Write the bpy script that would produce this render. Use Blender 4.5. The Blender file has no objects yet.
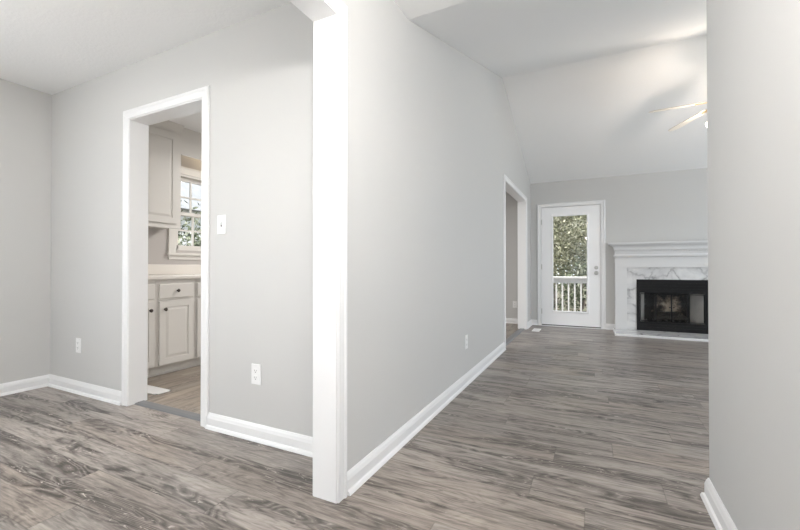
import bpy, bmesh, math, random
import numpy as np
from mathutils import Vector, Matrix
random.seed(7)
S = bpy.context.scene
COL = S.collection
PI = math.pi

# ------------------------------------------------------------------ camera
cd = bpy.data.cameras.new('camera'); cam = bpy.data.objects.new('camera', cd); COL.objects.link(cam)
cd.sensor_width = 36.0; cd.lens = 391.0 / 800.0 * 36.0; cd.clip_start = 0.02
cam.location = (0, 0, 1.0)
cam.rotation_euler = (math.radians(90.44), 0, math.radians(26.271))
S.camera = cam
# ------------------------------------------------------------------ world, exposure
W = bpy.data.worlds.new('world'); S.world = W; W.use_nodes = True
bg = W.node_tree.nodes['Background']
bg.inputs[0].default_value = (0.86, 0.93, 1.0, 1); bg.inputs[1].default_value = 1.45
S.view_settings.view_transform = 'Standard'; S.view_settings.look = 'None'
S.view_settings.exposure = 0.42; S.view_settings.gamma = 1.0; S.view_settings.use_curve_mapping = False

sl = bpy.data.lights.new('sun', 'SUN'); sl.energy = 4.0; sl.angle = 0.02; sl.color = (1.0, 0.96, 0.90)
sun = bpy.data.objects.new('sun', sl); COL.objects.link(sun)
sun.rotation_euler = (-Vector((0.55, -0.42, 1.0))).to_track_quat('-Z', 'Y').to_euler()

def area(name, loc, target, sx, sy, power, color=(1, 1, 1)):
    l = bpy.data.lights.new(name, 'AREA'); l.shape = 'RECTANGLE'; l.size = sx; l.size_y = sy
    l.energy = power; l.color = color
    o = bpy.data.objects.new(name, l); COL.objects.link(o); o.location = loc
    o.rotation_euler = (Vector(target) - Vector(loc)).to_track_quat('-Z', 'Z').to_euler()
    return o
def point(name, loc, power, color=(1, 1, 1), r=0.05):
    l = bpy.data.lights.new(name, 'POINT'); l.energy = power; l.color = color; l.shadow_soft_size = r
    o = bpy.data.objects.new(name, l); COL.objects.link(o); o.location = loc
    return o
DAY = (0.86, 0.94, 1.0); WARM = (1.0, 0.80, 0.62); SOFT = (1.0, 0.975, 0.945); HALL = (1.0, 0.97, 0.935)
# area fills for daylight; every window but the sink one is unseen, added
area('fill_dining', (-3.0, -1.84, 1.45), (-3.2, 5, 3.5), 1.7, 1.5, 1.78, DAY)
area('fill_dining_side', (-4.10, -0.75, 1.45), (1.0, -0.2, 2.0), 1.35, 1.5, 26.6, DAY)  # added lamp that brightens the right hall wall through the opening
area('fill_entry', (-0.27, -1.84, 1.30), (0.1, 5, 3.4), 1.0, 1.9, 2.91, DAY)
area('fill_foyer', (0.40, -0.95, 1.45), (-4.0, 0.6, 1.1), 1.2, 1.5, 5.72, DAY)  # added lamp that brightens the left dining wall
area('fill_living', (4.44, 4.6, 1.45), (0, 4.6, 3.6), 2.6, 1.7, 82.8, DAY)
area('fill_living_back', (3.3, 7.16, 1.4), (2.0, 3.0, 3.6), 1.3, 1.5, 6.85, DAY)
area('fill_breakfast', (-2.9, 7.16, 1.4), (-2.9, 0, 1.3), 1.3, 1.3, 8, DAY)
area('daylight_sink', (-4.2, 3.22, 1.62), (0, 3.22, 1.3), 0.8, 0.75, 2.5, DAY)

# ------------------------------------------------------------------ node helpers
def newmat(name):
    m = bpy.data.materials.new(name); m.use_nodes = True
    nt = m.node_tree; b = nt.nodes['Principled BSDF']
    return m, nt, b
def nd(nt, t, **k):
    n = nt.nodes.new(t)
    for a, v in k.items(): setattr(n, a, v)
    return n
def setin(nt, n, i, v):
    if hasattr(v, 'is_linked') or hasattr(v, 'links'): nt.links.new(v, n.inputs[i])
    else: n.inputs[i].default_value = v
def mth(nt, op, a, b=None, c=None, clamp=False):
    n = nd(nt, 'ShaderNodeMath', operation=op, use_clamp=clamp)
    setin(nt, n, 0, a)
    if b is not None: setin(nt, n, 1, b)
    if c is not None: setin(nt, n, 2, c)
    return n.outputs[0]
def mixc(nt, f, a, b, blend='MIX'):
    n = nd(nt, 'ShaderNodeMix', data_type='RGBA', blend_type=blend)
    setin(nt, n, 0, f); setin(nt, n, 6, a); setin(nt, n, 7, b)
    return n.outputs[2]
def ramp(nt, f, stops):
    n = nd(nt, 'ShaderNodeValToRGB'); setin(nt, n, 0, f)
    el = n.color_ramp.elements
    while len(el) < len(stops): el.new(0.5)
    for e, (p, c) in zip(el, stops):
        e.position = p; e.color = c if len(c) == 4 else (*c, 1)
    return n.outputs[0]
def comb(nt, x, y, z=0.0):
    n = nd(nt, 'ShaderNodeCombineXYZ'); setin(nt, n, 0, x); setin(nt, n, 1, y); setin(nt, n, 2, z)
    return n.outputs[0]
def noise(nt, vec, scale, detail=4, rough=0.5, dist=0.0, out=0):
    n = nd(nt, 'ShaderNodeTexNoise'); nt.links.new(vec, n.inputs['Vector'])
    n.inputs['Scale'].default_value = scale; n.inputs['Detail'].default_value = detail
    n.inputs['Roughness'].default_value = rough; n.inputs['Distortion'].default_value = dist
    return n.outputs[out]
def bump(nt, b, hgt, strength, dist=0.01):
    n = nd(nt, 'ShaderNodeBump'); n.inputs['Strength'].default_value = strength; n.inputs['Distance'].default_value = dist
    nt.links.new(hgt, n.inputs['Height']); nt.links.new(n.outputs[0], b.inputs['Normal'])
def gcoord(nt):
    return nd(nt, 'ShaderNodeNewGeometry').outputs['Position']
def ocoord(nt):
    return nd(nt, 'ShaderNodeTexCoord').outputs['Object']

def paint(name, col, rough=0.5, bs=None, bst=0.1, bdist=0.002, spec=0.5, vary=0.0):
    m, nt, b = newmat(name)
    b.inputs['Base Color'].default_value = (*col, 1); b.inputs['Roughness'].default_value = rough
    b.inputs['Specular IOR Level'].default_value = spec
    p = ocoord(nt)
    if vary:
        f = noise(nt, p, 3.0, 3)
        c = mixc(nt, f, (*[x * (1 - vary) for x in col], 1), (*[min(1, x * (1 + vary)) for x in col], 1))
        nt.links.new(c, b.inputs['Base Color'])
    if bs: bump(nt, b, noise(nt, p, bs, 3, 0.6), bst, bdist)
    return m
def metal(name, col, rough=0.3):
    m, nt, b = newmat(name)
    b.inputs['Base Color'].default_value = (*col, 1); b.inputs['Metallic'].default_value = 1
    f = noise(nt, ocoord(nt), 60, 2)
    nt.links.new(mth(nt, 'MULTIPLY_ADD', f, 0.15, rough), b.inputs['Roughness'])
    return m
def glow(name, col, st):
    m, nt, b = newmat(name)
    b.inputs['Base Color'].default_value = (*col, 1)
    b.inputs['Emission Color'].default_value = (*col, 1); b.inputs['Emission Strength'].default_value = st
    return m
def pane_mat(name, tint=(1, 1, 1), refl=1.0):
    m, nt, b = newmat(name)
    nt.nodes.remove(b)
    out = [n for n in nt.nodes if n.type == 'OUTPUT_MATERIAL'][0]
    tr = nd(nt, 'ShaderNodeBsdfTransparent'); tr.inputs[0].default_value = (*tint, 1)
    gl = nd(nt, 'ShaderNodeBsdfGlossy'); gl.inputs['Roughness'].default_value = 0.02
    fr = nd(nt, 'ShaderNodeFresnel'); fr.inputs[0].default_value = 1.45
    mx = nd(nt, 'ShaderNodeMixShader')
    nt.links.new(mth(nt, 'MULTIPLY', fr.outputs[0], refl, clamp=True), mx.inputs[0])
    nt.links.new(tr.outputs[0], mx.inputs[1]); nt.links.new(gl.outputs[0], mx.inputs[2])
    nt.links.new(mx.outputs[0], out.inputs[0])
    return m

def wood_floor(name, w, L, light, mid, dark, along='X', rough=0.33, seam=0.32):
    m, nt, b = newmat(name)
    sp = nd(nt, 'ShaderNodeSeparateXYZ'); nt.links.new(gcoord(nt), sp.inputs[0])
    x, y = (sp.outputs[0], sp.outputs[1]) if along == 'X' else (sp.outputs[1], sp.outputs[0])
    yr = mth(nt, 'DIVIDE', mth(nt, 'ADD', y, 20.03), w)
    row = mth(nt, 'FLOOR', yr); fy = mth(nt, 'FRACT', yr)
    wn = nd(nt, 'ShaderNodeTexWhiteNoise', noise_dimensions='1D'); nt.links.new(row, wn.inputs['W'])
    xs = mth(nt, 'ADD', mth(nt, 'DIVIDE', mth(nt, 'ADD', x, 30.0), L), mth(nt, 'MULTIPLY', wn.outputs[0], 7.3))
    col = mth(nt, 'FLOOR', xs); fx = mth(nt, 'FRACT', xs)
    w2 = nd(nt, 'ShaderNodeTexWhiteNoise', noise_dimensions='2D'); nt.links.new(comb(nt, row, col), w2.inputs['Vector'])
    s2 = nd(nt, 'ShaderNodeSeparateColor'); nt.links.new(w2.outputs['Color'], s2.inputs[0])
    r, g, bb = s2.outputs
    gx = mth(nt, 'MULTIPLY_ADD', r, 37.0, x); gy = mth(nt, 'MULTIPLY_ADD', g, 23.0, y); gz = mth(nt, 'MULTIPLY', bb, 17.0)
    # dark figure blotches, cathedral rings inside them, fine pores, pale flecks and knots, all stretched along the plank
    patch = noise(nt, comb(nt, mth(nt, 'MULTIPLY', gx, 1.35), mth(nt, 'MULTIPLY', gy, 10.5), gz), 1.0, 4, 0.55, 0.9)
    soft = noise(nt, comb(nt, mth(nt, 'MULTIPLY', gx, 1.1), mth(nt, 'MULTIPLY', gy, 5.0), mth(nt, 'ADD', gz, 5.0)), 1.0, 3, 0.5, 0.4)
    streak = noise(nt, comb(nt, mth(nt, 'MULTIPLY', gx, 1.7), mth(nt, 'MULTIPLY', gy, 36.0), gz), 1.0, 4, 0.62, 0.7)
    fine = noise(nt, comb(nt, mth(nt, 'MULTIPLY', gx, 9.0), mth(nt, 'MULTIPLY', gy, 95.0), gz), 1.0, 3, 0.65, 0.4)
    spots = noise(nt, comb(nt, mth(nt, 'MULTIPLY', gx, 15.0), mth(nt, 'MULTIPLY', gy, 46.0), gz), 1.0, 3, 0.6, 1.2)
    fld = noise(nt, comb(nt, mth(nt, 'MULTIPLY', gx, 1.25), mth(nt, 'MULTIPLY', gy, 6.2), mth(nt, 'ADD', gz, 9.0)), 1.0, 2, 0.45, 0.5)
    ring = mth(nt, 'FRACT', mth(nt, 'MULTIPLY_ADD', spots, 0.35, mth(nt, 'MULTIPLY', fld, 21.0)))
    ringd = mth(nt, 'ABSOLUTE', mth(nt, 'SUBTRACT', ring, 0.5))
    blot = ramp(nt, patch, [(0.40, (1, 1, 1)), (0.53, (0, 0, 0))])
    core = ramp(nt, patch, [(0.34, (1, 1, 1)), (0.47, (0, 0, 0))])
    base = mixc(nt, mth(nt, 'MULTIPLY_ADD', r, 0.75, 0.15), (*mid, 1), (*light, 1))
    warm = mixc(nt, ramp(nt, bb, [(0.4, (0, 0, 0)), (1.0, (0.6, 0.6, 0.6))]), base, (light[0] * 0.88, light[1] * 0.80, light[2] * 0.73, 1))
    c = mixc(nt, ramp(nt, soft, [(0.35, (0.55, 0.55, 0.55)), (0.62, (0, 0, 0))]), warm, (*[q * 0.78 for q in mid], 1))
    c = mixc(nt, mth(nt, 'MULTIPLY', blot, 0.66), c, (*[q * 1.25 for q in dark], 1))
    c = mixc(nt, mth(nt, 'MULTIPLY', ramp(nt, ringd, [(0.08, (1, 1, 1)), (0.26, (0, 0, 0))]), mth(nt, 'MULTIPLY_ADD', blot, 0.62, 0.12)), c, (*[q * 0.75 for q in dark], 1))
    c = mixc(nt, mth(nt, 'MULTIPLY', ramp(nt, ringd, [(0.36, (0, 0, 0)), (0.46, (1, 1, 1))]), mth(nt, 'MULTIPLY', blot, 0.42)), c, (*light, 1))
    c = mixc(nt, mth(nt, 'MULTIPLY', ramp(nt, streak, [(0.36, (1, 1, 1)), (0.50, (0, 0, 0))]), mth(nt, 'MULTIPLY_ADD', core, 0.40, 0.38)), c, (*dark, 1))
    c = mixc(nt, ramp(nt, fine, [(0.34, (0.42, 0.42, 0.42)), (0.50, (0, 0, 0))]), c, (*[q * 1.2 for q in dark], 1))
    c = mixc(nt, ramp(nt, fine, [(0.56, (0, 0, 0)), (0.76, (0.5, 0.5, 0.5))]), c, (*[min(1, q * 1.3) for q in light], 1))
    c = mixc(nt, mth(nt, 'MULTIPLY', ramp(nt, spots, [(0.62, (0, 0, 0)), (0.70, (0.8, 0.8, 0.8))]), ramp(nt, patch, [(0.36, (1, 1, 1)), (0.50, (0.08, 0.08, 0.08))])), c, (*[min(1, q * 1.5) for q in light], 1))
    kn = nd(nt, 'ShaderNodeTexVoronoi'); kn.inputs['Scale'].default_value = 1.0
    nt.links.new(comb(nt, mth(nt, 'MULTIPLY', gx, 1.15), mth(nt, 'MULTIPLY', gy, 4.2), gz), kn.inputs['Vector'])
    kd = mth(nt, 'ADD', kn.outputs['Distance'], mth(nt, 'MULTIPLY', spots, 0.14))
    c = mixc(nt, ramp(nt, kd, [(0.10, (0.8, 0.8, 0.8)), (0.20, (0, 0, 0))]), c, (*[q * 0.6 for q in dark], 1))
    # joints
    ey = mth(nt, 'MULTIPLY', mth(nt, 'MINIMUM', fy, mth(nt, 'SUBTRACT', 1.0, fy)), w)
    ex = mth(nt, 'MULTIPLY', mth(nt, 'MINIMUM', fx, mth(nt, 'SUBTRACT', 1.0, fx)), L)
    e = mth(nt, 'MINIMUM', ey, ex)
    jm = ramp(nt, mth(nt, 'DIVIDE', e, 0.004), [(0.15, (seam, seam, seam)), (0.9, (0, 0, 0))])
    c = mixc(nt, jm, c, (*[q * 0.6 for q in dark], 1))
    nt.links.new(c, b.inputs['Base Color'])
    nt.links.new(mth(nt, 'MULTIPLY_ADD', fine, 0.22, rough - 0.1), b.inputs['Roughness'])
    b.inputs['Specular IOR Level'].default_value = 0.32
    bump(nt, b, mth(nt, 'SUBTRACT', mth(nt, 'MULTIPLY', fine, 0.4), jm), 0.10, 0.002)
    return m

def marble_mat(name):
    m, nt, b = newmat(name)
    p = ocoord(nt)
    mp = nd(nt, 'ShaderNodeMapping'); nt.links.new(p, mp.inputs[0]); mp.inputs['Rotation'].default_value = (0.3, 0.7, 0.4)
    v = mp.outputs[0]
    warp = noise(nt, v, 2.3, 5, 0.55, 0.6, out=1)
    va = nd(nt, 'ShaderNodeVectorMath', operation='MULTIPLY_ADD')
    nt.links.new(warp, va.inputs[0]); va.inputs[1].default_value = (0.55, 0.55, 0.55); nt.links.new(v, va.inputs[2])
    vo = nd(nt, 'ShaderNodeTexVoronoi', feature='DISTANCE_TO_EDGE'); vo.inputs['Scale'].default_value = 3.0
    nt.links.new(va.outputs[0], vo.inputs['Vector'])
    n2 = noise(nt, v, 6, 5, 0.6)
    vein = mth(nt, 'MULTIPLY', ramp(nt, vo.outputs['Distance'], [(0.0, (0.9, 0.9, 0.9)), (0.055, (0.25, 0.25, 0.25)), (0.16, (0, 0, 0))]), ramp(nt, n2, [(0.38, (0.1, 0.1, 0.1)), (0.62, (1, 1, 1))]))
    cl = ramp(nt, n2, [(0.3, (0.60, 0.60, 0.61)), (0.6, (0.76, 0.76, 0.76))])
    c = mixc(nt, vein, cl, (0.20, 0.20, 0.215, 1))
    nt.links.new(c, b.inputs['Base Color']); b.inputs['Roughness'].default_value = 0.16
    return m
def soot_mat(name):
    m, nt, b = newmat(name)
    p = gcoord(nt)
    mp = nd(nt, 'ShaderNodeVectorMath', operation='SUBTRACT'); nt.links.new(p, mp.inputs[0]); mp.inputs[1].default_value = (1.12, 7.5, 0.34)
    sc = nd(nt, 'ShaderNodeVectorMath', operation='MULTIPLY'); nt.links.new(mp.outputs[0], sc.inputs[0]); sc.inputs[1].default_value = (0.9, 0.6, 0.8)
    ln = nd(nt, 'ShaderNodeVectorMath', operation='LENGTH'); nt.links.new(sc.outputs[0], ln.inputs[0])
    n = noise(nt, p, 7, 5, 0.65)
    d = mth(nt, 'ADD', ln.outputs['Value'], mth(nt, 'MULTIPLY', mth(nt, 'SUBTRACT', n, 0.5), 0.55))
    c = ramp(nt, d, [(0.07, (0.62, 0.54, 0.43)), (0.13, (0.16, 0.125, 0.10)), (0.19, (0.016, 0.015, 0.014)), (0.38, (0.02, 0.019, 0.018)), (0.46, (0.66, 0.65, 0.63))])
    sx = nd(nt, 'ShaderNodeSeparateXYZ'); nt.links.new(p, sx.inputs[0])
    band = mth(nt, 'FRACT', mth(nt, 'MULTIPLY', mth(nt, 'ADD', sx.outputs[0], sx.outputs[1]), 18.0))
    c = mixc(nt, ramp(nt, band, [(0.0, (0.45, 0.45, 0.45)), (0.12, (0, 0, 0))]), c, (0.05, 0.05, 0.05, 1))
    nt.links.new(c, b.inputs['Base Color']); b.inputs['Roughness'].default_value = 0.9
    return m
def leaf_mat(name, c1, c2, c3):
    m, nt, b = newmat(name)
    n = nd(nt, 'ShaderNodeNewGeometry')
    c = ramp(nt, n.outputs['Random Per Island'], [(0.0, c1), (0.55, c2), (1.0, c3)])
    nt.links.new(c, b.inputs['Base Color']); b.inputs['Roughness'].default_value = 0.7; b.inputs['Specular IOR Level'].default_value = 0.12
    return m
def bark_mat(name, c):
    m, nt, b = newmat(name)
    p = ocoord(nt); n = noise(nt, p, 14, 5, 0.7)
    nt.links.new(mixc(nt, n, (*[q * 0.5 for q in c], 1), (*[q * 1.4 for q in c], 1)), b.inputs['Base Color'])
    b.inputs['Roughness'].default_value = 0.9; bump(nt, b, n, 0.5, 0.02)
    return m

M = {}
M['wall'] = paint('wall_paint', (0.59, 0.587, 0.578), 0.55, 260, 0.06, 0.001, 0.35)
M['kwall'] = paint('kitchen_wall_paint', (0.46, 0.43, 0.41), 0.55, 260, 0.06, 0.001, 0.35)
M['mantel'] = paint('mantel_paint', (0.70, 0.70, 0.705), 0.35, 90, 0.03, 0.001)
M['doorw'] = paint('door_white', (0.92, 0.92, 0.93), 0.35, 90, 0.03, 0.001)
M['firebrick'] = paint('pale_firebrick', (0.90, 0.885, 0.85), 0.9, 60, 0.2, 0.002, vary=0.08)
M['trim'] = paint('white_trim', (0.82, 0.82, 0.825), 0.32, 90, 0.03, 0.001)
M['ceil'] = paint('ceiling_texture', (0.88, 0.88, 0.878), 0.8, 46, 0.38, 0.006, 0.2)
M['floor'] = wood_floor('grey_oak_planks', 0.182, 1.22, (0.44, 0.394, 0.36), (0.295, 0.264, 0.242), (0.07, 0.060, 0.054))
M['kfloor'] = wood_floor('tan_planks', 0.152, 0.92, (0.41, 0.355, 0.30), (0.29, 0.25, 0.21), (0.14, 0.118, 0.098), along='Y', rough=0.35, seam=0.35)
M['cab'] = paint('cabinet_paint', (0.66, 0.635, 0.60), 0.38, 70, 0.02, 0.001)
M['counter'] = paint('laminate_counter', (0.72, 0.68, 0.63), 0.35, 120, 0.02, 0.001, vary=0.03)
M['knob'] = metal('dark_bronze', (0.10, 0.085, 0.075), 0.35)
M['nickel'] = metal('satin_nickel', (0.55, 0.54, 0.52), 0.28)
M['brass'] = metal('brass', (0.78, 0.56, 0.28), 0.22)
M['plate'] = paint('white_plastic', (0.86, 0.86, 0.855), 0.3)
M['slot'] = paint('dark_slot', (0.05, 0.05, 0.05), 0.5)
M['black'] = paint('black_metal', (0.009, 0.009, 0.010), 0.45, 300, 0.05, 0.001, 0.25)
M['strip'] = paint('grey_transition', (0.17, 0.175, 0.185), 0.4, 80, 0.03, 0.001)
M['sweep'] = paint('dark_rubber', (0.03, 0.03, 0.03), 0.6)
M['marble'] = marble_mat('white_marble')
M['soot'] = soot_mat('sooted_firebrick')
M['char'] = bark_mat('charred_wood', (0.03, 0.026, 0.022))
M['pane'] = pane_mat('clear_glass', (1, 1, 1), 0.45)
M['fireglass'] = pane_mat('fireplace_glass', (1.0, 1.0, 1.0), 0.5)
M['blade'] = paint('pale_fan_blade', (0.78, 0.72, 0.64), 0.35, 40, 0.02, 0.001, vary=0.05)
M['bowl'] = glow('lit_glass_bowl', (1.0, 0.92, 0.80), 6.0)
M['dome'] = glow('lit_dome', (1.0, 0.90, 0.78), 6.0)
M['tube'] = glow('lit_diffuser', (1.0, 0.95, 0.90), 3.0)
M['deck'] = paint('deck_boards', (0.34, 0.31, 0.28), 0.8, 20, 0.2, 0.003, vary=0.2)
M['rail'] = paint('white_railing', (0.74, 0.73, 0.72), 0.45, 60, 0.03, 0.001)
M['ground'] = paint('ground_leaf_litter', (0.16, 0.145, 0.10), 0.95, 9, 0.6, 0.03, vary=0.4)
M['bark'] = bark_mat('bark', (0.13, 0.11, 0.095))
M['leafa'] = leaf_mat('olive_leaves', (0.12, 0.125, 0.075), (0.29, 0.295, 0.195), (0.52, 0.50, 0.39))
M['leafb'] = leaf_mat('deep_green_leaves', (0.05, 0.065, 0.04), (0.15, 0.175, 0.11), (0.42, 0.43, 0.34))
M['siding'] = paint('pale_siding', (0.62, 0.64, 0.65), 0.7, 30, 0.05, 0.002, vary=0.03)
M['shingle'] = paint('grey_shingles', (0.30, 0.31, 0.32), 0.9, 40, 0.3, 0.01, vary=0.25)

# ------------------------------------------------------------------ mesh helpers
def box(bm, x0, x1, y0, y1, z0, z1, bev=0.0, seg=2):
    r = bmesh.ops.create_cube(bm, size=1)
    vs = r['verts']
    for v in vs:
        v.co = Vector(((x0 + x1) / 2 + v.co.x * (x1 - x0), (y0 + y1) / 2 + v.co.y * (y1 - y0), (z0 + z1) / 2 + v.co.z * (z1 - z0)))
    if bev > 0:
        es = list({e for v in vs for e in v.link_edges})
        bmesh.ops.bevel(bm, geom=es, offset=bev, segments=seg, profile=0.5, affect='EDGES')
def prism(bm, pts, axis, a0, a1):
    """polygon pts in the plane normal to axis, extruded a0..a1. X: (y,z); Y: (x,z); Z: (x,y)"""
    def P(p, a):
        if axis == 'X': return (a, p[0], p[1])
        if axis == 'Y': return (p[0], a, p[1])
        return (p[0], p[1], a)
    A = [bm.verts.new(P(p, a0)) for p in pts]; B = [bm.verts.new(P(p, a1)) for p in pts]
    n = len(pts)
    bm.faces.new(A); bm.faces.new(B[::-1])
    for i in range(n):
        bm.faces.new((A[i], B[i], B[(i + 1) % n], A[(i + 1) % n]))
def lathe(bm, prof, origin, axis='Z', seg=28, mat=None):
    """prof: list of (r, h) revolved round axis through origin"""
    rings = []
    for r, hgt in prof:
        ring = []
        for k in range(seg if r > 1e-6 else 1):
            a = 2 * PI * k / seg
            c, s = r * math.cos(a), r * math.sin(a)
            p = {'Z': (c, s, hgt), 'Y': (c, hgt, s), 'X': (hgt, c, s)}[axis]
            ring.append(bm.verts.new(Vector(origin) + Vector(p)))
        rings.append(ring)
    for A, B in zip(rings, rings[1:]):
        for k in range(seg):
            a0, a1 = A[k % len(A)], A[(k + 1) % len(A)]
            b0, b1 = B[k % len(B)], B[(k + 1) % len(B)]
            f = []
            for v in (a0, a1, b1, b0):
                if v not in f: f.append(v)
            if len(f) >= 3: bm.faces.new(f)
    for R in (rings[0], rings[-1]):
        if len(R) > 2: bm.faces.new(R)
def sweep(bm, prof, path, closed=False):
    """prof rings: path is a function k,(w,t)->3D point for each station; prof closed polygon"""
    rings = [[bm.verts.new(st(p)) for p in prof] for st in path]
    n = len(prof)
    for A, B in zip(rings, rings[1:]):
        for i in range(n): bm.faces.new((A[i], A[(i + 1) % n], B[(i + 1) % n], B[i]))
    bm.faces.new(rings[0][::-1]); bm.faces.new(rings[-1])
def obj(name, bm, mat, parent=None, smooth=False, loc=None):
    bmesh.ops.recalc_face_normals(bm, faces=bm.faces)
    me = bpy.data.meshes.new(name)
    # meshes are written in world coordinates; move the origin to the parent's or to the shape's base
    if parent is not None: org = parent.matrix_world.translation.copy()
    elif loc is not None: org = Vector(loc)
    else:
        cs = [v.co for v in bm.verts]
        org = Vector(((min(c.x for c in cs) + max(c.x for c in cs)) / 2, (min(c.y for c in cs) + max(c.y for c in cs)) / 2, min(c.z for c in cs)))
    for v in bm.verts: v.co -= org
    bm.to_mesh(me); bm.free()
    me.materials.append(mat)
    if smooth:
        for p in me.polygons: p.use_smooth = True
    o = bpy.data.objects.new(name, me); COL.objects.link(o)
    if parent is not None:
        o.parent = parent
        o.matrix_world = Matrix.Translation(org)
    else: o.location = org
    bpy.context.view_layer.update()
    return o
def autosmooth(o, ang=35):
    me = o.data
    for p in me.polygons: p.use_smooth = True
    bm = bmesh.new(); bm.from_mesh(me)
    for e in bm.edges:
        if len(e.link_faces) == 2 and e.calc_face_angle(0) > math.radians(ang): e.smooth = False
    bm.to_mesh(me); bm.free()
    return o
def empty(name, loc):
    o = bpy.data.objects.new(name, None); COL.objects.link(o); o.location = loc; o.empty_display_size = 0.1
    bpy.context.view_layer.update()
    return o
def tag(o, label=None, cat=None, group=None, kind=None):
    if label: o['label'] = label
    if cat: o['category'] = cat
    if group: o['group'] = group
    if kind: o['kind'] = kind
    return o
def struct(name, bm, mat, label=None, cat=None):
    o = obj(name, bm, mat); return tag(o, label, cat, None, 'structure')
def B(*boxes):
    bm = bmesh.new()
    for b in boxes: box(bm, *b)
    return bm

# ------------------------------------------------------------------ room shell
CZ = 2.487
XL, XP0, XP1, XR = -4.165, -1.10, -0.985, 0.447      # left wall, partition faces, hall right wall
YD0, YD1 = 1.68, 1.802                              # dining back wall
YB = 7.22; YF = -1.9; XE = 4.5
VY0, VYR, VZR = 2.11, 4.83, 3.325                   # vault: start, ridge, ridge height
HO = 2.088                                          # opening head height

struct('floor', B((-4.3, 4.62, -2.02, 7.36, -0.1, 0.0)), M['floor'], 'grey wood plank floor of the dining room, hall and living room', 'floor')
struct('floor_kitchen', B((XL, XP0, 1.745, YB, 0.0005, 0.004)), M['kfloor'], 'tan plank kitchen floor beyond the doorway', 'floor')

bm = B((XP0, XP1, 1.393, 4.925, 0, CZ), (XP0, XP1, 4.925, 6.645, HO + 0.018, CZ), (XP0, XP1, 6.645, YB, 0, CZ))
prism(bm, [(VY0 - 0.01, CZ), (VYR, VZR + 0.03), (YB, CZ)], 'X', XP0, XP1)
struct('wall_hall_left', bm, M['wall'], 'long greige wall beside the hall rising to the vaulted ceiling', 'wall')
struct('wall_header', B((XP0, XP1, -1.2, 1.393, HO + 0.018, CZ), (XP0, XP1, YF, -1.2, 0, CZ)), M['wall'], 'wall above the cased opening between hall and dining room', 'wall')
struct('wall_dining_back', B((XL, -3.038, YD0, YD1, 0, CZ), (-2.222, XP0, YD0, YD1, 0, CZ), (-3.038, -2.222, YD0, YD1, HO + 0.01, CZ)), M['wall'],
       'greige dining room wall holding the kitchen doorway', 'wall')
struct('wall_left', B((-4.3, XL, YF - 0.1, -1.5, 0, CZ), (-4.3, XL, 0.0, YD1 - 0.06, 0, CZ), (-4.3, XL, -1.5, 0.0, 0, 0.6), (-4.3, XL, -1.5, 0.0, 2.25, CZ)), M['wall'], 'plain greige dining room wall at the left', 'wall')
KW = (2.79, 3.66, 1.20, 2.06)
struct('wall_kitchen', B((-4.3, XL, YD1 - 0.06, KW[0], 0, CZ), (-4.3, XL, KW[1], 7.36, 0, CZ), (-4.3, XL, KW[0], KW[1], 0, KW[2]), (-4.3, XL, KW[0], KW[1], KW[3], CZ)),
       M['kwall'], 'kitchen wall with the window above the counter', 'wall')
DX0, DX1, DZ = -0.83, 0.14, 2.075
struct('wall_back', B((-4.3, -3.6, YB, 7.36, 0, CZ), (-3.6, -2.2, YB, 7.36, 0, 0.7), (-3.6, -2.2, YB, 7.36, 2.1, CZ), (-2.2, DX0, YB, 7.36, 0, CZ),
       (DX0, DX1, YB, 7.36, DZ, CZ), (DX1, 0.62, YB, 7.36, 0, CZ), (0.62, 1.52, YB, 7.36, 0.81, CZ), (1.52, 2.6, YB, 7.36, 0, CZ), (2.6, 4.0, YB, 7.36, 0, 0.6), (2.6, 4.0, YB, 7.36, 2.1, CZ),
       (4.0, 4.62, YB, 7.36, 0, CZ)), M['wall'], 'grey far living room wall behind the door and mantel', 'wall')
struct('wall_hall_right', B((XR, XR + 0.12, YF, -1.6, 0, CZ), (XR, XR + 0.12, -0.3, VY0 - 0.12, 0, CZ), (XR, XR + 0.12, -1.6, -0.3, 0, 0.6), (XR, XR + 0.12, -1.6, -0.3, 2.25, CZ)), M['wall'])
bm = B((XR, XE + 0.12, VY0 - 0.12, VY0, 0, CZ))
struct('wall_living_near', bm, M['wall'])
tag(S.objects['wall_hall_right'], 'pale wall close by at the right edge of the view', 'wall')
tag(S.objects['wall_living_near'], 'end of the pale hall wall where the living room opens', 'wall')
bm = B((XE, XE + 0.12, VY0, 3.2, 0, CZ), (XE, XE + 0.12, 6.0, 7.36, 0, CZ), (XE, XE + 0.12, 3.2, 6.0, 0, 0.5), (XE, XE + 0.12, 3.2, 6.0, 2.35, CZ))
prism(bm, [(VY0 - 0.01, CZ), (VYR, VZR + 0.03), (YB, CZ)], 'X', XE, XE + 0.12)
struct('wall_living_right', bm, M['wall'])
bm = B((-4.3, -3.6, YF - 0.12, YF, 0, CZ), (-3.6, -1.8, YF - 0.12, YF, 0, 0.6), (-3.6, -1.8, YF - 0.12, YF, 2.25, CZ), (-1.8, -0.8, YF - 0.12, YF, 0, CZ),
       (-0.8, 0.26, YF - 0.12, YF, 2.3, CZ), (0.26, 0.567, YF - 0.12, YF, 0, CZ))
struct('wall_front', bm, M['wall'])

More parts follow.
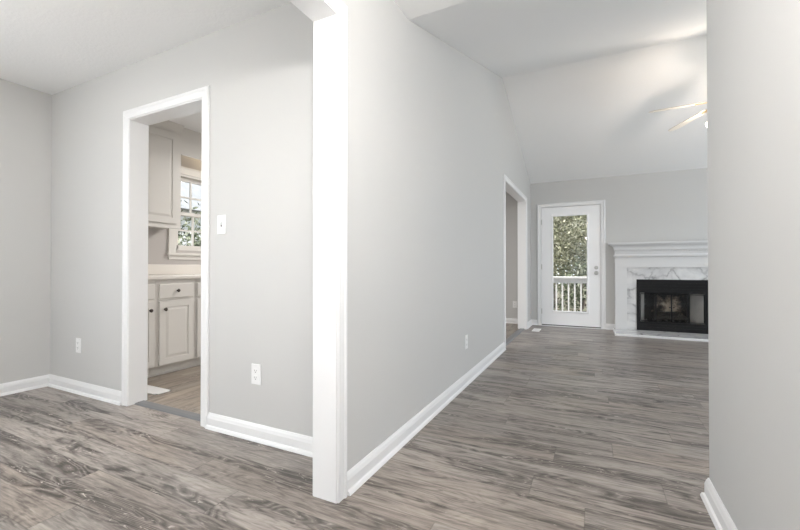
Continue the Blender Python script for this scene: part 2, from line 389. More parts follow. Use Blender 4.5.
struct('ceiling_dining', B((-4.3, XP0 + 0.05, YF - 0.1, YD0 + 0.06, CZ, CZ + 0.1)), M['ceil'], 'white textured ceiling of the dining room', 'ceiling')
struct('ceiling_hall', B((XP0 + 0.05, 0.567, YF - 0.1, VY0, CZ, CZ + 0.1)), M['ceil'], 'flat white hall ceiling before the vault begins', 'ceiling')
struct('ceiling_kitchen', B((-4.3, XP0 + 0.05, YD0 + 0.06, 7.36, CZ, CZ + 0.1)), M['ceil'], 'flat kitchen ceiling past the doorway', 'ceiling')
bm = bmesh.new(); prism(bm, [(VY0, CZ), (VYR, VZR), (VYR, VZR + 0.12), (VY0, CZ + 0.12)], 'X', XP0 + 0.05, XE + 0.1)
struct('ceiling_vault_near', bm, M['ceil'], 'near slope of the vaulted ceiling rising to the ridge', 'ceiling')
bm = bmesh.new(); prism(bm, [(VYR, VZR), (YB + 0.02, CZ - 0.007), (YB + 0.02, CZ + 0.12), (VYR, VZR + 0.12)], 'X', XP0 + 0.05, XE + 0.1)
struct('ceiling_vault_far', bm, M['ceil'], 'far slope of the vaulted ceiling falling to the door wall', 'ceiling')

# casings: profile (distance from opening edge, thickness off the wall)
CP = [(0.0, 0.0), (0.0, 0.010), (0.006, 0.014), (0.014, 0.012), (0.040, 0.014), (0.046, 0.019), (0.056, 0.019), (0.062, 0.014), (0.066, 0.012), (0.066, 0.0)]
def casing(bm, plane, at, sgn, a, b, H, rev=0.005, prof=CP, z0=0.0):
    """three-sided casing round an opening a..b, head H; plane 'Y' = wall facing along Y at y=at, sgn the side it stands off to"""
    def pt(u, z, t):
        return (u, at + sgn * t, z) if plane == 'Y' else (at + sgn * t, u, z)
    lo, hi, hh = a - rev, b + rev, H + rev
    st = [lambda p: pt(lo - p[0], z0, p[1]), lambda p: pt(lo - p[0], hh + p[0], p[1]), lambda p: pt(hi + p[0], hh + p[0], p[1]), lambda p: pt(hi + p[0], z0, p[1])]
    sweep(bm, prof, st)
# wide opening between hall and dining room (jamb lining + casing on both faces)
J0, J1 = -0.98, -1.105
bm = B((J1, J0, 1.375, 1.393, 0, HO + 0.018), (J1, J0, -1.2, 1.375, HO, HO + 0.018), (J1, J0, -1.218, -1.2, 0, HO + 0.018))
casing(bm, 'X', XP1, 1, -1.2, 1.375, HO); casing(bm, 'X', XP0, -1, -1.2, 1.375, HO)
struct('trim_1', bm, M['trim'], 'white cased post and head of the wide opening into the dining room', 'door trim')
# kitchen doorway
KX0, KX1, KH = -3.02, -2.24, 2.08
bm = B((KX0 - 0.018, KX0, YD0 - 0.005, YD1 + 0.005, 0, KH + 0.018), (KX1, KX1 + 0.018, YD0 - 0.005, YD1 + 0.005, 0, KH + 0.018), (KX0, KX1, YD0 - 0.005, YD1 + 0.005, KH, KH + 0.018))
casing(bm, 'Y', YD0, -1, KX0, KX1, KH); casing(bm, 'Y', YD1, 1, KX0, KX1, KH)
struct('trim_2', bm, M['trim'], 'white casing around the kitchen doorway', 'door trim')
# far opening in the hall wall
FY0, FY1 = 4.943, 6.627
bm = B((J1, J0, FY0 - 0.018, FY0, 0, HO + 0.018), (J1, J0, FY1, FY1 + 0.018, 0, HO + 0.018), (J1, J0, FY0, FY1, HO, HO + 0.018))
casing(bm, 'X', XP1, 1, FY0, FY1, HO); casing(bm, 'X', XP0, -1, FY0, FY1, HO)
struct('trim_3', bm, M['trim'], 'white cased opening at the far end of the hall wall', 'door trim')

# baseboards: profile (height, thickness) with shoe moulding
BP = [(0.0, 0.0), (0.0, 0.028), (0.009, 0.0255), (0.016, 0.022), (0.021, 0.0145), (0.062, 0.0145), (0.070, 0.012), (0.079, 0.010), (0.088, 0.006), (0.093, 0.004), (0.093, 0.0)]
def baseboard(bm, plane, at, sgn, a, b, da=0, db=0):
    """run a..b; da/db = -1/+1 mitre (end shifts by thickness)"""
    def pt(u, t, z): return (u, at + sgn * t, z) if plane == 'Y' else (at + sgn * t, u, z)
    sweep(bm, BP, [lambda p: pt(a + da * p[1], p[1], p[0]), lambda p: pt(b + db * p[1], p[1], p[0])])
def base_obj(name, runs, label=None):
    bm = bmesh.new()
    for r in runs: baseboard(bm, *r)
    return struct(name, bm, M['trim'], label, 'baseboard' if label else None)
base_obj('baseboard_dining_left', [('X', XL, 1, -1.9, YD0, 0, -1)], 'white baseboard along the plain left dining wall')
base_obj('baseboard_dining_corner', [('Y', YD0, -1, XL, KX0 - 0.071, 1, 0)], 'short white baseboard from room corner to kitchen doorway')
base_obj('baseboard_dining_back', [('Y', YD0, -1, KX1 + 0.071, XP0, 0, 0)], 'white baseboard from kitchen doorway to the white post')
base_obj('baseboard_hall_left', [('X', XP1, 1, 1.375 + 0.071, FY0 - 0.071)], 'long white baseboard running down the hall wall')
base_obj('baseboard_hall_far', [('X', XP1, 1, FY1 + 0.071, YB, 0, -1), ('Y', YB, -1, XP1, DX0 - 0.045, 1, 0)], 'short white baseboard in the far corner by the glass door')
base_obj('baseboard_back', [('Y', YB, -1, DX1 + 0.04, 0.315), ('Y', YB, -1, 1.83, XE)], 'short white baseboard between the glass door and mantel')
bm = bmesh.new()
baseboard(bm, 'X', XR, -1, YF, VY0, 0, 1); baseboard(bm, 'Y', VY0, 1, XR, XE, -1, 0)
struct('baseboard_hall_right', bm, M['trim'], 'white baseboard at the foot of the near right wall', 'baseboard')
base_obj('baseboard_breakfast', [('Y', YB, -1, XL, XP0)], 'white baseboard in the room beyond the far opening')

# transition strips
bm = bmesh.new(); prism(bm, [(1.715, 0.0), (1.722, 0.006), (1.745, 0.010), (1.782, 0.010), (1.795, 0.004), (1.795, 0.0)], 'X', KX0 + 0.001, KX1 - 0.001)
struct('trim_4', bm, M['strip'], 'dark grey transition strip across the kitchen doorway floor', 'threshold strip')
bm = bmesh.new(); prism(bm, [(-1.085, 0.0), (-1.08, 0.009), (-1.01, 0.011), (-1.0, 0.0)], 'Y', FY0 + 0.001, FY1 - 0.001)
struct('trim_5', bm, M['strip'], 'dark transition strip on the floor of the far opening', 'threshold strip')

# ------------------------------------------------------------------ glazed back door
d = tag(empty('door_1', (-0.345, YB, 0)), 'white full-glass back door looking onto the deck railing', 'door', None, 'structure')
SX0, SX1, SZ0, SZ1 = -0.803, 0.112, 0.022, 2.045
GX0, GX1, GZ0, GZ1 = -0.622, -0.083, 0.262, 1.893
bm = bmesh.new(); y0, y1 = YB + 0.004, YB + 0.048
for q in ((SX0, GX0, SZ0, SZ1), (GX1, SX1, SZ0, SZ1), (GX0, GX1, SZ0, GZ0), (GX0, GX1, GZ1, SZ1)):
    box(bm, q[0], q[1], y0, y1, q[2], q[3])
obj('door_slab', bm, M['doorw'], d)
bm = bmesh.new()
LP = [(0.0, 0.0), (0.0, 0.006), (0.008, 0.012), (0.020, 0.012), (0.034, 0.003), (0.034, 0.0)]
c = [(GX0, GZ0, -1, -1), (GX0, GZ1, -1, 1), (GX1, GZ1, 1, 1), (GX1, GZ0, 1, -1), (GX0, GZ0, -1, -1)]
sweep(bm, LP, [(lambda q: (lambda p: (q[0] + q[2] * (p[0] - 0.008), y0 - p[1], q[1] + q[3] * (p[0] - 0.008))))(q) for q in c])
obj('glass_frame', bm, M['doorw'], d)
obj('glass_pane', B((GX0, GX1, YB + 0.022, YB + 0.028, GZ0, GZ1)), M['pane'], d)
bm = bmesh.new(); YC = YB
box(bm, DX0, SX0 - 0.004, YB - 0.002, YB + 0.14, 0, DZ); box(bm, SX1 + 0.004, DX1, YB - 0.002, YB + 0.14, 0, DZ); box(bm, DX0, DX1, YB - 0.002, YB + 0.14, SZ1 + 0.005, DZ)
box(bm, SX0 - 0.004, SX0 + 0.012, y1 + 0.002, YB + 0.10, 0, DZ - 0.02); box(bm, SX1 - 0.012, SX1 + 0.004, y1 + 0.002, YB + 0.10, 0, DZ - 0.02); box(bm, SX0, SX1, y1 + 0.002, YB + 0.10, SZ1 - 0.012, DZ - 0.02)
casing(bm, 'Y', YB, -1, SX0 - 0.006, SX1 + 0.006, SZ1 + 0.007, 0.0)
obj('door_frame', bm, M['trim'], d)
obj('bottom_sweep', B((SX0, SX1, YB + 0.001, YB + 0.050, 0.010, 0.024)), M['sweep'], d)
obj('sill_plate', B((DX0 + 0.002, DX1 - 0.002, YB - 0.03, YB + 0.12, 0.0, 0.010)), M['trim'], d)
for hz in (0.25, 1.02, 1.80):
    bm = bmesh.new(); lathe(bm, [(0.006, -0.045), (0.0075, -0.045), (0.0075, 0.045), (0.006, 0.045)], (SX0 - 0.002, YB - 0.004, hz), 'Z', 12)
    box(bm, SX0, SX0 + 0.004, YB - 0.002, YB + 0.003, hz - 0.045, hz + 0.045)
    obj('hinge', bm, M['nickel'], d)
bm = bmesh.new(); lathe(bm, [(0.0, -0.0), (0.026, -0.0), (0.030, -0.004), (0.026, -0.012), (0.018, -0.016), (0.0, -0.018)], (0.049, YB + 0.003, 1.005), 'Y', 24)
box(bm, 0.046, 0.052, YB - 0.030, YB - 0.014, 0.99, 1.02, 0.002)
obj('deadbolt', bm, M['nickel'], d, True)
bm = bmesh.new(); lathe(bm, [(0.0, 0.0), (0.031, 0.0), (0.033, -0.005), (0.013, -0.010), (0.011, -0.030), (0.022, -0.036), (0.029, -0.048), (0.027, -0.060), (0.015, -0.067), (0.0, -0.068)], (0.049, YB + 0.003, 0.918), 'Y', 28)
obj('door_knob', bm, M['nickel'], d, True)

# ------------------------------------------------------------------ windows of the rooms (sink window in view, others unseen, added for light)
def window(name, plane, at, out, a, b, z0, z1, label=None, cols=2, rows=2, cas=True, mt='trim'):
    """plane of wall 'X' or 'Y'; at = inside face; out = +1/-1 towards outdoors; two sashes"""
    def bx(bm, u0, u1, t0, t1, zz0, zz1):
        lo, hi = sorted((at + out * t0, at + out * t1))
        if plane == 'X': box(bm, lo, hi, u0, u1, zz0, zz1)
        else: box(bm, u0, u1, lo, hi, zz0, zz1)
    ctr = (at, (a + b) / 2, z0) if plane == 'X' else ((a + b) / 2, at, z0)
    w = tag(empty(name, ctr), label, 'window' if label else None, None, 'structure')
    bm = bmesh.new()
    for q in ((a, a + 0.02, z0, z1), (b - 0.02, b, z0, z1), (a, b, z0, z0 + 0.02), (a, b, z1 - 0.02, z1)): bx(bm, q[0], q[1], 0.0, 0.12, q[2], q[3])
    if cas:
        C2 = [(-0.085, z0 - 0.0), (0, 0)]
        for q in ((a - 0.085, a - 0.002, z0 - 0.04, z1 + 0.085), (b + 0.002, b + 0.085, z0 - 0.04, z1 + 0.085), (a - 0.002, b + 0.002, z1 + 0.002, z1 + 0.085)): bx(bm, q[0], q[1], 0.0, -0.016, q[2], q[3])
        for q in ((a - 0.085, a - 0.07, z0 - 0.04, z1 + 0.085), (b + 0.07, b + 0.085, z0 - 0.04, z1 + 0.085), (a - 0.085, b + 0.085, z1 + 0.07, z1 + 0.085)): bx(bm, q[0], q[1], -0.016, -0.022, q[2], q[3])
    obj('window_frame', bm, M[mt], w)
    bm = bmesh.new(); bx(bm, a - 0.105, b + 0.105, 0.02, -0.045, z0 - 0.055, z0 - 0.03); bx(bm, a - 0.08, b + 0.08, 0.0, -0.014, z0 - 0.105, z0 - 0.055)
    obj('window_sill', bm, M[mt], w)
    zm = (z0 + z1) / 2 - 0.01
    for zz0, zz1, t in ((z0 + 0.02, zm + 0.02, 0.035), (zm - 0.02, z1 - 0.02, 0.075)):
        bm = bmesh.new(); f = 0.038
        for q in ((a + 0.02, a + 0.02 + f, zz0, zz1), (b - 0.02 - f, b - 0.02, zz0, zz1), (a + 0.02, b - 0.02, zz0, zz0 + f), (a + 0.02, b - 0.02, zz1 - f, zz1)): bx(bm, q[0], q[1], t, t + 0.032, q[2], q[3])
        ga, gb, gz0, gz1 = a + 0.02 + f, b - 0.02 - f, zz0 + f, zz1 - f
        for k in range(1, cols): u = ga + (gb - ga) * k / cols; bx(bm, u - 0.009, u + 0.009, t + 0.006, t + 0.026, gz0, gz1)
        for k in range(1, rows): zz = gz0 + (gz1 - gz0) * k / rows; bx(bm, ga, gb, t + 0.007, t + 0.025, zz - 0.009, zz + 0.009)
        s = obj('sash', bm, M[mt], w)
        bm = bmesh.new(); bx(bm, ga, gb, t + 0.014, t + 0.018, gz0, gz1); obj('glass_pane', bm, M['pane'], s)
    return w
window('window_1', 'X', XL, -1, KW[0], KW[1], KW[2], KW[3], 'white gridded kitchen window with trees outside', cols=4, rows=2, mt='cab')
window('added_window_2', 'Y', YF, -1, -3.6, -1.8, 0.6, 2.25, cols=4)
window('added_window_3', 'X', XE, 1, 3.2, 6.0, 0.5, 2.35, cols=6)
window('added_window_4', 'Y', YB, 1, 2.6, 4.0, 0.6, 2.1, cols=3)
window('added_window_5', 'Y', YB, 1, -3.6, -2.2, 0.7, 2.1, cols=3)
window('added_window_6', 'X', XL, -1, -1.5, 0.0, 0.6, 2.25, cols=3)  # invented window, there for the light it throws on the right wall
window('added_window_7', 'X', XR, 1, -1.6, -0.3, 0.6, 2.25, cols=3)  # invented window, there to brighten the left dining wall
d2 = tag(empty('door_2', (-0.27, YF, 0)), None, None, None, 'structure')  # unseen front door, put in for light from behind the camera
bm = bmesh.new()
for q in ((-0.8, -0.62, 0, 2.3), (0.08, 0.26, 0, 2.3), (-0.62, 0.08, 0, 0.75), (-0.62, 0.08, 2.0, 2.3)): box(bm, q[0], q[1], YF - 0.09, YF - 0.04, q[2], q[3])
obj('door_slab', bm, M['trim'], d2); obj('glass_pane', B((-0.62, 0.08, YF - 0.068, YF - 0.062, 0.75, 2.0)), M['pane'], d2)

# ------------------------------------------------------------------ mantel and fireplace
FXC = 1.07
mt = tag(empty('mantelpiece', (FXC, YB, 0.03)), 'white painted mantelpiece with stepped shelf around the fireplace', 'mantelpiece')
ML, MR = 0.316, 2 * FXC - 0.316
def stepped(bm, l, r, yfront, z0, z1): box(bm, l, r, yfront, YB, z0, z1)
bm = bmesh.new(); box(bm, 0.22, 2 * FXC - 0.22, 7.025, YB, 1.372, 1.398, 0.005)
obj('mantel_shelf', bm, M['mantel'], mt)
# crown below the shelf: profile (outset, z) swept round three sides
def wrap(bm, prof, l, r, y):
    """prof points (outset, z): outset from leg face; returns along left side, front, right side"""
    st = [lambda p: (l - p[0], YB, p[1]), lambda p: (l - p[0], y - p[0], p[1]), lambda p: (r + p[0], y - p[0], p[1]), lambda p: (r + p[0], YB, p[1])]
    sweep(bm, prof, st)
bm = bmesh.new()
cr = [(-0.02, 1.372), (0.083, 1.372), (0.083, 1.360)]
for k in range(7):
    a = k / 6 * PI / 2
    cr.append((0.078 - 0.048 * math.sin(a), 1.300 + 0.058 * (1 - 0) * math.cos(a) - 0.0))
cr += [(0.028, 1.285), (0.020, 1.278), (-0.02, 1.278)]
wrap(bm, cr, 0.330, 2 * FXC - 0.330, 7.135)
obj('crown_moulding', bm, M['mantel'], mt)
bm = bmesh.new()
wrap(bm, [(-0.02, 1.278), (0.014, 1.278), (0.014, 1.212), (0.036, 1.204), (0.036, 1.184), (0.026, 1.176), (0.010, 1.166), (0.010, 1.150), (-0.02, 1.150)], 0.330, 2 * FXC - 0.330, 7.135)
obj('frieze_band', bm, M['mantel'], mt)
bm = bmesh.new()
n = 46
for k in range(n):
    xx = 0.335 + (2 * FXC - 0.67) * (k + 0.5) / n
    box(bm, xx - 0.010, xx + 0.010, 7.108, 7.125, 1.248, 1.274)
obj('dentil_row', bm, M['mantel'], mt)
obj('lintel_board', B((ML, MR, 7.137, YB, 1.008, 1.152)), M['mantel'], mt)
for s in (0, 1):
    a, b2 = (0.316, 0.481) if s == 0 else (2 * FXC - 0.481, 2 * FXC - 0.316)
    bm = B((a, b2, 7.137, YB, 0.030, 1.008), (a + (0 if s == 0 else 0.125), b2 - (0.125 if s == 0 else 0), 7.128, 7.137, 0.030, 1.150))
    pil = obj('pilaster', bm, M['mantel'], mt)
bm = bmesh.new()
for q in ((0.481, 0.613, 0.03, 1.008), (2 * FXC - 0.613, 2 * FXC - 0.481, 0.03, 1.008), (0.613, 2 * FXC - 0.613, 0.822, 1.008)): box(bm, q[0], q[1], 7.165, YB, q[2], q[3])
tag(obj('fireplace_surround', bm, M['marble']), 'white marble slab surround with dark grey veins', 'fireplace surround')
he = tag(empty('hearth', (FXC, 6.9, 0)), 'low marble hearth slab on the floor before the fireplace', 'hearth')
obj('hearth_slab', B((0.30, 2 * FXC - 0.30, 6.615, YB, 0.0, 0.029)), M['marble'], he)
bm = bmesh.new(); box(bm, 0.285, 2 * FXC - 0.285, 6.595, 6.615, 0, 0.030, 0.004); box(bm, 0.285, 0.30, 6.615, 7.19, 0, 0.030); box(bm, 2 * FXC - 0.30, 2 * FXC - 0.285, 6.615, 7.19, 0, 0.030)
tag(obj('edge_trim', bm, M['trim'], he), 'white painted edge strip')
fp = tag(empty('fireplace', (FXC, 7.2, 0.03)), 'black metal fireplace insert with glass doors and sooty firebox', 'fireplace')
FL, FR, FT = 0.613, 2 * FXC - 0.613, 0.822
OL, OR, OB, OT = 0.660, 2 * FXC - 0.660, 0.165, 0.615
FY = 7.155
bm = bmesh.new()
for q in ((FL, OL, 0.03, FT), (OR, FR, 0.03, FT), (OL, OR, 0.03, OB), (OL, OR, OT, FT)): box(bm, q[0], q[1], FY, 7.20, q[2], q[3])
for k in range(3): box(bm, OL, OR, FY - 0.006, FY, 0.665 + k * 0.045, 0.680 + k * 0.045)
box(bm, OL, OR, FY - 0.004, FY, 0.075, 0.085); box(bm, OL, OR, FY - 0.004, FY, 0.115, 0.125)
obj('insert_frame', bm, M['black'], fp)
# firebox: splayed refractory panels
bm = bmesh.new()
bl, br, fy0, fy1 = OL + 0.10, OR - 0.10, 7.20, 7.62
def quadbox(p, q, z0, z1, th=0.02):
    dv = Vector((q[0] - p[0], q[1] - p[1])); nrm = Vector((dv.y, -dv.x)).normalized() * th
    prism(bm, [p, q, (q[0] + nrm.x, q[1] + nrm.y), (p[0] + nrm.x, p[1] + nrm.y)], 'Z', z0, z1)
quadbox((OL - 0.03, fy0), (bl, fy1), 0.10, 0.78, -0.02); tag(obj('side_panel', bm, M['firebrick'], fp), 'pale firebrick side panel'); bm = bmesh.new()
quadbox((bl - 0.01, fy1), (br + 0.01, fy1), 0.10, 0.78, -0.02); tag(obj('back_panel', bm, M['soot'], fp), 'soot-blackened back panel with a pale burnt patch'); bm = bmesh.new()
quadbox((br, fy1), (OR + 0.03, fy0), 0.10, 0.78, -0.02); tag(obj('side_panel', bm, M['firebrick'], fp), 'pale firebrick side panel')
obj('firebox_floor', B((OL - 0.035, OR + 0.035, 7.201, 7.66, 0.08, 0.10)), M['soot'], fp); obj('firebox_top', B((OL - 0.035, OR + 0.035, 7.201, 7.66, 0.78, 0.80)), M['black'], fp)
for k in range(4):
    wd = (OR - OL - 0.01) / 4; a = OL + 0.005 + k * wd
    bm = bmesh.new(); f = 0.009
    for q in ((a, a + f, OB + 0.01, OT - 0.012), (a + wd - f, a + wd, OB + 0.01, OT - 0.012), (a, a + wd, OB + 0.01, OB + 0.01 + f), (a, a + wd, OT - 0.012 - f, OT - 0.012)): box(bm, q[0], q[1], FY + 0.012, FY + 0.026, q[2], q[3])
    dd = obj('glass_door', bm, M['black'], fp)
    obj('glass_pane', B((a + f, a + wd - f, FY + 0.017, FY + 0.021, OB + 0.019, OT - 0.021)), M['fireglass'], dd)
    if k in (1, 2):
        kx = a + (wd - 0.025 if k == 1 else 0.025)
        bm = bmesh.new(); lathe(bm, [(0.0, 0.012), (0.005, 0.012), (0.005, -0.006), (0.010, -0.010), (0.010, -0.018), (0.0, -0.021)], (kx, FY + 0.006, 0.40), 'Y', 16)
        obj('knob', bm, M['black'], dd, True)
gr = tag(empty('fire_grate', (1.08, 7.42, 0.10)), 'charred logs lying on a black grate inside the firebox', 'fire grate')
bm = bmesh.new()
for k in range(6): box(bm, 0.86 + k * 0.085, 0.875 + k * 0.085, 7.28, 7.54, 0.165, 0.18)
for yy in (7.30, 7.50): box(bm, 0.86, 1.30, yy, yy + 0.014, 0.150, 0.166)
for xx in (0.88, 1.27):
    for yy in (7.30, 7.50): box(bm, xx, xx + 0.012, yy, yy + 0.014, 0.10, 0.150)
obj('grate_bars', bm, M['black'], gr)
for i, (p, q, r) in enumerate((((0.86, 7.36, 0.215), (1.32, 7.40, 0.215), 0.036), ((0.90, 7.47, 0.222), (1.28, 7.44, 0.222), 0.042), ((0.92, 7.40, 0.29), (1.20, 7.45, 0.275), 0.030))):
    bm = bmesh.new(); lathe(bm, [(0.6 * r, 0), (r, 0.012), (r * 0.95, 0.15), (r * 1.05, 0.28), (r, 0.36), (0.5 * r, 0.375)], (0, 0, 0), 'X', 14)
    dv = Vector(q) - Vector(p); R = Vector((1, 0, 0)).rotation_difference(dv.normalized()).to_matrix().to_4x4()
    bmesh.ops.transform(bm, matrix=Matrix.Translation(p) @ R @ Matrix.Scale(dv.length / 0.375, 4, (1, 0, 0)), verts=bm.verts)
    for v in bm.verts: v.co += Vector((random.uniform(-1, 1), random.uniform(-1, 1), random.uniform(-1, 1))) * 0.003
    obj('log', bm, M['char'], gr)

# ------------------------------------------------------------------ ceiling fan
FC = Vector((1.18, 4.83, 0)); BZ = 2.655
fan = tag(empty('ceiling_fan', (FC.x, FC.y, VZR)), 'pale ceiling fan with brass fittings and a lit glass bowl', 'ceiling fan')
bm = bmesh.new(); lathe(bm, [(0.0, VZR), (0.07, VZR), (0.072, VZR - 0.02), (0.05, VZR - 0.07), (0.018, VZR - 0.085), (0.0, VZR - 0.085)], (FC.x, FC.y, -0.004)); obj('canopy', bm, M['brass'], fan, True)
bm = bmesh.new(); lathe(bm, [(0.011, 2.74), (0.011, VZR - 0.08)], (FC.x, FC.y, 0), seg=16); obj('downrod', bm, M['brass'], fan, True)
bm = bmesh.new(); lathe(bm, [(0.0, 2.76), (0.04, 2.76), (0.06, 2.745), (0.115, 2.72), (0.125, 2.69), (0.125, 2.64), (0.11, 2.605), (0.085, 2.59), (0.06, 2.585), (0.055, 2.545), (0.06, 2.53), (0.06, 2.515), (0.0, 2.515)], (FC.x, FC.y, 0)); obj('motor_housing', bm, M['brass'], fan, True)
bm = bmesh.new()
lathe(bm, [(0.0, 2.345), (0.05, 2.348), (0.10, 2.362), (0.14, 2.388), (0.162, 2.42), (0.168, 2.445), (0.163, 2.446), (0.157, 2.422), (0.136, 2.394), (0.098, 2.369), (0.05, 2.355), (0.0, 2.352)], (FC.x, FC.y, 0)); obj('glass_bowl', bm, M['bowl'], fan, True)
bm = bmesh.new(); lathe(bm, [(0.009, 2.345), (0.009, 2.52)], (FC.x, FC.y, 0), seg=12); lathe(bm, [(0.0, 2.345), (0.014, 2.343), (0.008, 2.335), (0.011, 2.325), (0.0, 2.318)], (FC.x, FC.y, 0), seg=16); obj('bowl_stem', bm, M['brass'], fan, True)
blade0 = None
for k in range(5):
    a = math.radians(123 + 72 * k)
    T = Matrix.Translation((FC.x, FC.y, BZ)) @ Matrix.Rotation(a, 4, 'Z') @ Matrix.Rotation(math.radians(6.5), 4, 'Y') @ Matrix.Rotation(math.radians(-11), 4, 'X')
    if k == 0 or True:
        bm = bmesh.new()
        pts = [(0.215, -0.048), (0.23, -0.055), (0.58, -0.068), (0.655, -0.060), (0.685, -0.035), (0.693, 0.0), (0.685, 0.035), (0.655, 0.060), (0.58, 0.068), (0.23, 0.055), (0.215, 0.048)]
        prism(bm, pts, 'Z', -0.003, 0.003); bmesh.ops.transform(bm, matrix=T, verts=bm.verts)
        bl_ = obj('blade', bm, M['blade'], fan)
        bm = bmesh.new()
        prism(bm, [(0.07, -0.014), (0.15, -0.012), (0.20, -0.035), (0.26, -0.035), (0.285, 0.0), (0.26, 0.035), (0.20, 0.035), (0.15, 0.012), (0.07, 0.014)], 'Z', -0.009, -0.0035)
        bmesh.ops.transform(bm, matrix=T, verts=bm.verts)
        ir = obj('blade_bracket', bm, M['brass'], bl_)
point('fan_lamp', (FC.x - 0.05, FC.y - 0.03, 2.452), 10.5, (1.0, 0.87, 0.76), 0.035)

# ------------------------------------------------------------------ outlets, switch, floor registers
def plate(name, plane, at, sgn, u, z, kind, label, group=None):
    """wall plate 0.07 x 0.115 centred at (u, z)"""
    def bx(bm, u0, u1, t0, t1, z0, z1, bev=0.0):
        lo, hi = sorted((at + sgn * t0, at + sgn * t1))
        if plane == 'X': box(bm, lo, hi, u0, u1, z0, z1, bev)
        else: box(bm, u0, u1, lo, hi, z0, z1, bev)
    base = (at, u, z - 0.057) if plane == 'X' else (u, at, z - 0.057)
    o = tag(empty(name, base), label, 'light switch' if kind == 'switch' else 'outlet', None if kind == 'switch' else 'white wall outlets')
    bm = bmesh.new(); bx(bm, u - 0.036, u + 0.036, 0.0, 0.006, z - 0.059, z + 0.059, 0.0025); obj('cover_plate', bm, M['plate'], o)
    if kind == 'switch':
        bm = bmesh.new(); bx(bm, u - 0.005, u + 0.005, 0.0055, 0.0064, z - 0.013, z + 0.013); obj('slot', bm, M['slot'], o)
        bm = bmesh.new(); bx(bm, u - 0.0045, u + 0.0045, 0.0055, 0.017, z - 0.002, z + 0.010, 0.0015); obj('toggle', bm, M['plate'], o)
        for dz in (-0.030, 0.030):
            bm = bmesh.new(); lathe(bm, [(0.0032, 0.0), (0.0032, 0.0008), (0.0, 0.0012)], (0, 0, 0), 'Y', 10)
            bmesh.ops.transform(bm, matrix=Matrix.Translation((u, at + sgn * 0.006, z + dz)) @ Matrix.Scale(sgn, 4, (0, 1, 0)), verts=bm.verts); obj('screw', bm, M['nickel'], o)
    else:
        for dz in (-0.020, 0.020):
            bm = bmesh.new(); bx(bm, u - 0.016, u + 0.016, 0.0055, 0.0085, z + dz - 0.0145, z + dz + 0.0145, 0.0012); f = obj('receptacle', bm, M['plate'], o)
            bm = bmesh.new()
            bx(bm, u - 0.0080, u - 0.0058, 0.0082, 0.0089, z + dz - 0.002, z + dz + 0.007); bx(bm, u + 0.0058, u + 0.0080, 0.0082, 0.0089, z + dz - 0.001, z + dz + 0.006)
            bx(bm, u - 0.0025, u + 0.0025, 0.0082, 0.0089, z + dz - 0.010, z + dz - 0.005)
            obj('slots', bm, M['slot'], f)
    return o
plate('light_switch', 'Y', YD0, -1, -2.057, 1.268, 'switch', 'white toggle light switch beside the kitchen doorway')
plate('wall_outlet', 'Y', YD0, -1, -1.763, 0.381, 'outlet', 'white wall outlet between the kitchen doorway and white post')
plate('wall_outlet', 'Y', YD0, -1, -3.707, 0.379, 'outlet', 'white wall outlet near the dining room corner')
plate('wall_outlet', 'X', XP1, 1, 3.283, 0.362, 'outlet', 'white wall outlet low on the long hall wall')
plate('wall_outlet', 'Y', YB, -1, -1.262, 0.345, 'outlet', 'white outlet seen through the far hall opening')
def register(name, x0, x1, y0, y1, z, label, alongx):
    o = tag(empty(name, ((x0 + x1) / 2, (y0 + y1) / 2, z)), label, 'floor vent', 'white floor vents')
    bm = bmesh.new(); f = 0.016
    for q in ((x0, x0 + f, y0, y1), (x1 - f, x1, y0, y1), (x0, x1, y0, y0 + f), (x0, x1, y1 - f, y1)): box(bm, q[0], q[1], q[2], q[3], z, z + 0.007, 0.0015)
    obj('vent_frame', bm, M['plate'], o)
    bm = bmesh.new()
    n = 16
    for k in range(n):
        if alongx:
            c0 = x0 + f + (x1 - x0 - 2 * f) * (k + 0.5) / n; w = (x1 - x0 - 2 * f) / n * 0.36; box(bm, c0 - w, c0 + w, y0 + f, y1 - f, z + 0.001, z + 0.006)
        else:
            c0 = y0 + f + (y1 - y0 - 2 * f) * (k + 0.5) / n; w = (y1 - y0 - 2 * f) / n * 0.36; box(bm, x0 + f, x1 - f, c0 - w, c0 + w, z + 0.001, z + 0.006)
    obj('louvre_grille', bm, M['plate'], o)
    obj('duct_opening', B((x0 + f, x1 - f, y0 + f, y1 - f, z, z + 0.001)), M['slot'], o)
register('floor_vent', -3.40, -3.07, 1.905, 2.03, 0.004, 'white floor vent on the kitchen floor by the cabinets', True)
register('floor_vent', -0.875, -0.76, 6.46, 6.77, 0.0, 'white floor vent in front of the back door', False)

# ------------------------------------------------------------------ kitchen cabinets
CF = -3.565                         # face-frame front
def raised_door(bm, xf, y0, y1, z0, z1, f=0.055):
    """door on a face at x = xf, facing +X: slab, frame lip and raised centre panel"""
    box(bm, xf, xf + 0.014, y0, y1, z0, z1, 0.003, 1)
    for q in ((y0, y0 + f, z0, z1), (y1 - f, y1, z0, z1), (y0 + f, y1 - f, z0, z0 + f), (y0 + f, y1 - f, z1 - f, z1)): box(bm, xf + 0.012, xf + 0.021, q[0], q[1], q[2], q[3])
    a0, a1, c0, c1 = y0 + f + 0.008, y1 - f - 0.008, z0 + f + 0.008, z1 - f - 0.008
    g = 0.022
    A = [bm.verts.new((xf + 0.0141, y, z)) for y, z in ((a0, c0), (a1, c0), (a1, c1), (a0, c1))]
    D = [bm.verts.new((xf + 0.020, y, z)) for y, z in ((a0 + g, c0 + g), (a1 - g, c0 + g), (a1 - g, c1 - g), (a0 + g, c1 - g))]
    bm.faces.new(D)
    for i in range(4): bm.faces.new((A[i], A[(i + 1) % 4], D[(i + 1) % 4], D[i]))
    bm.faces.new(A[::-1])
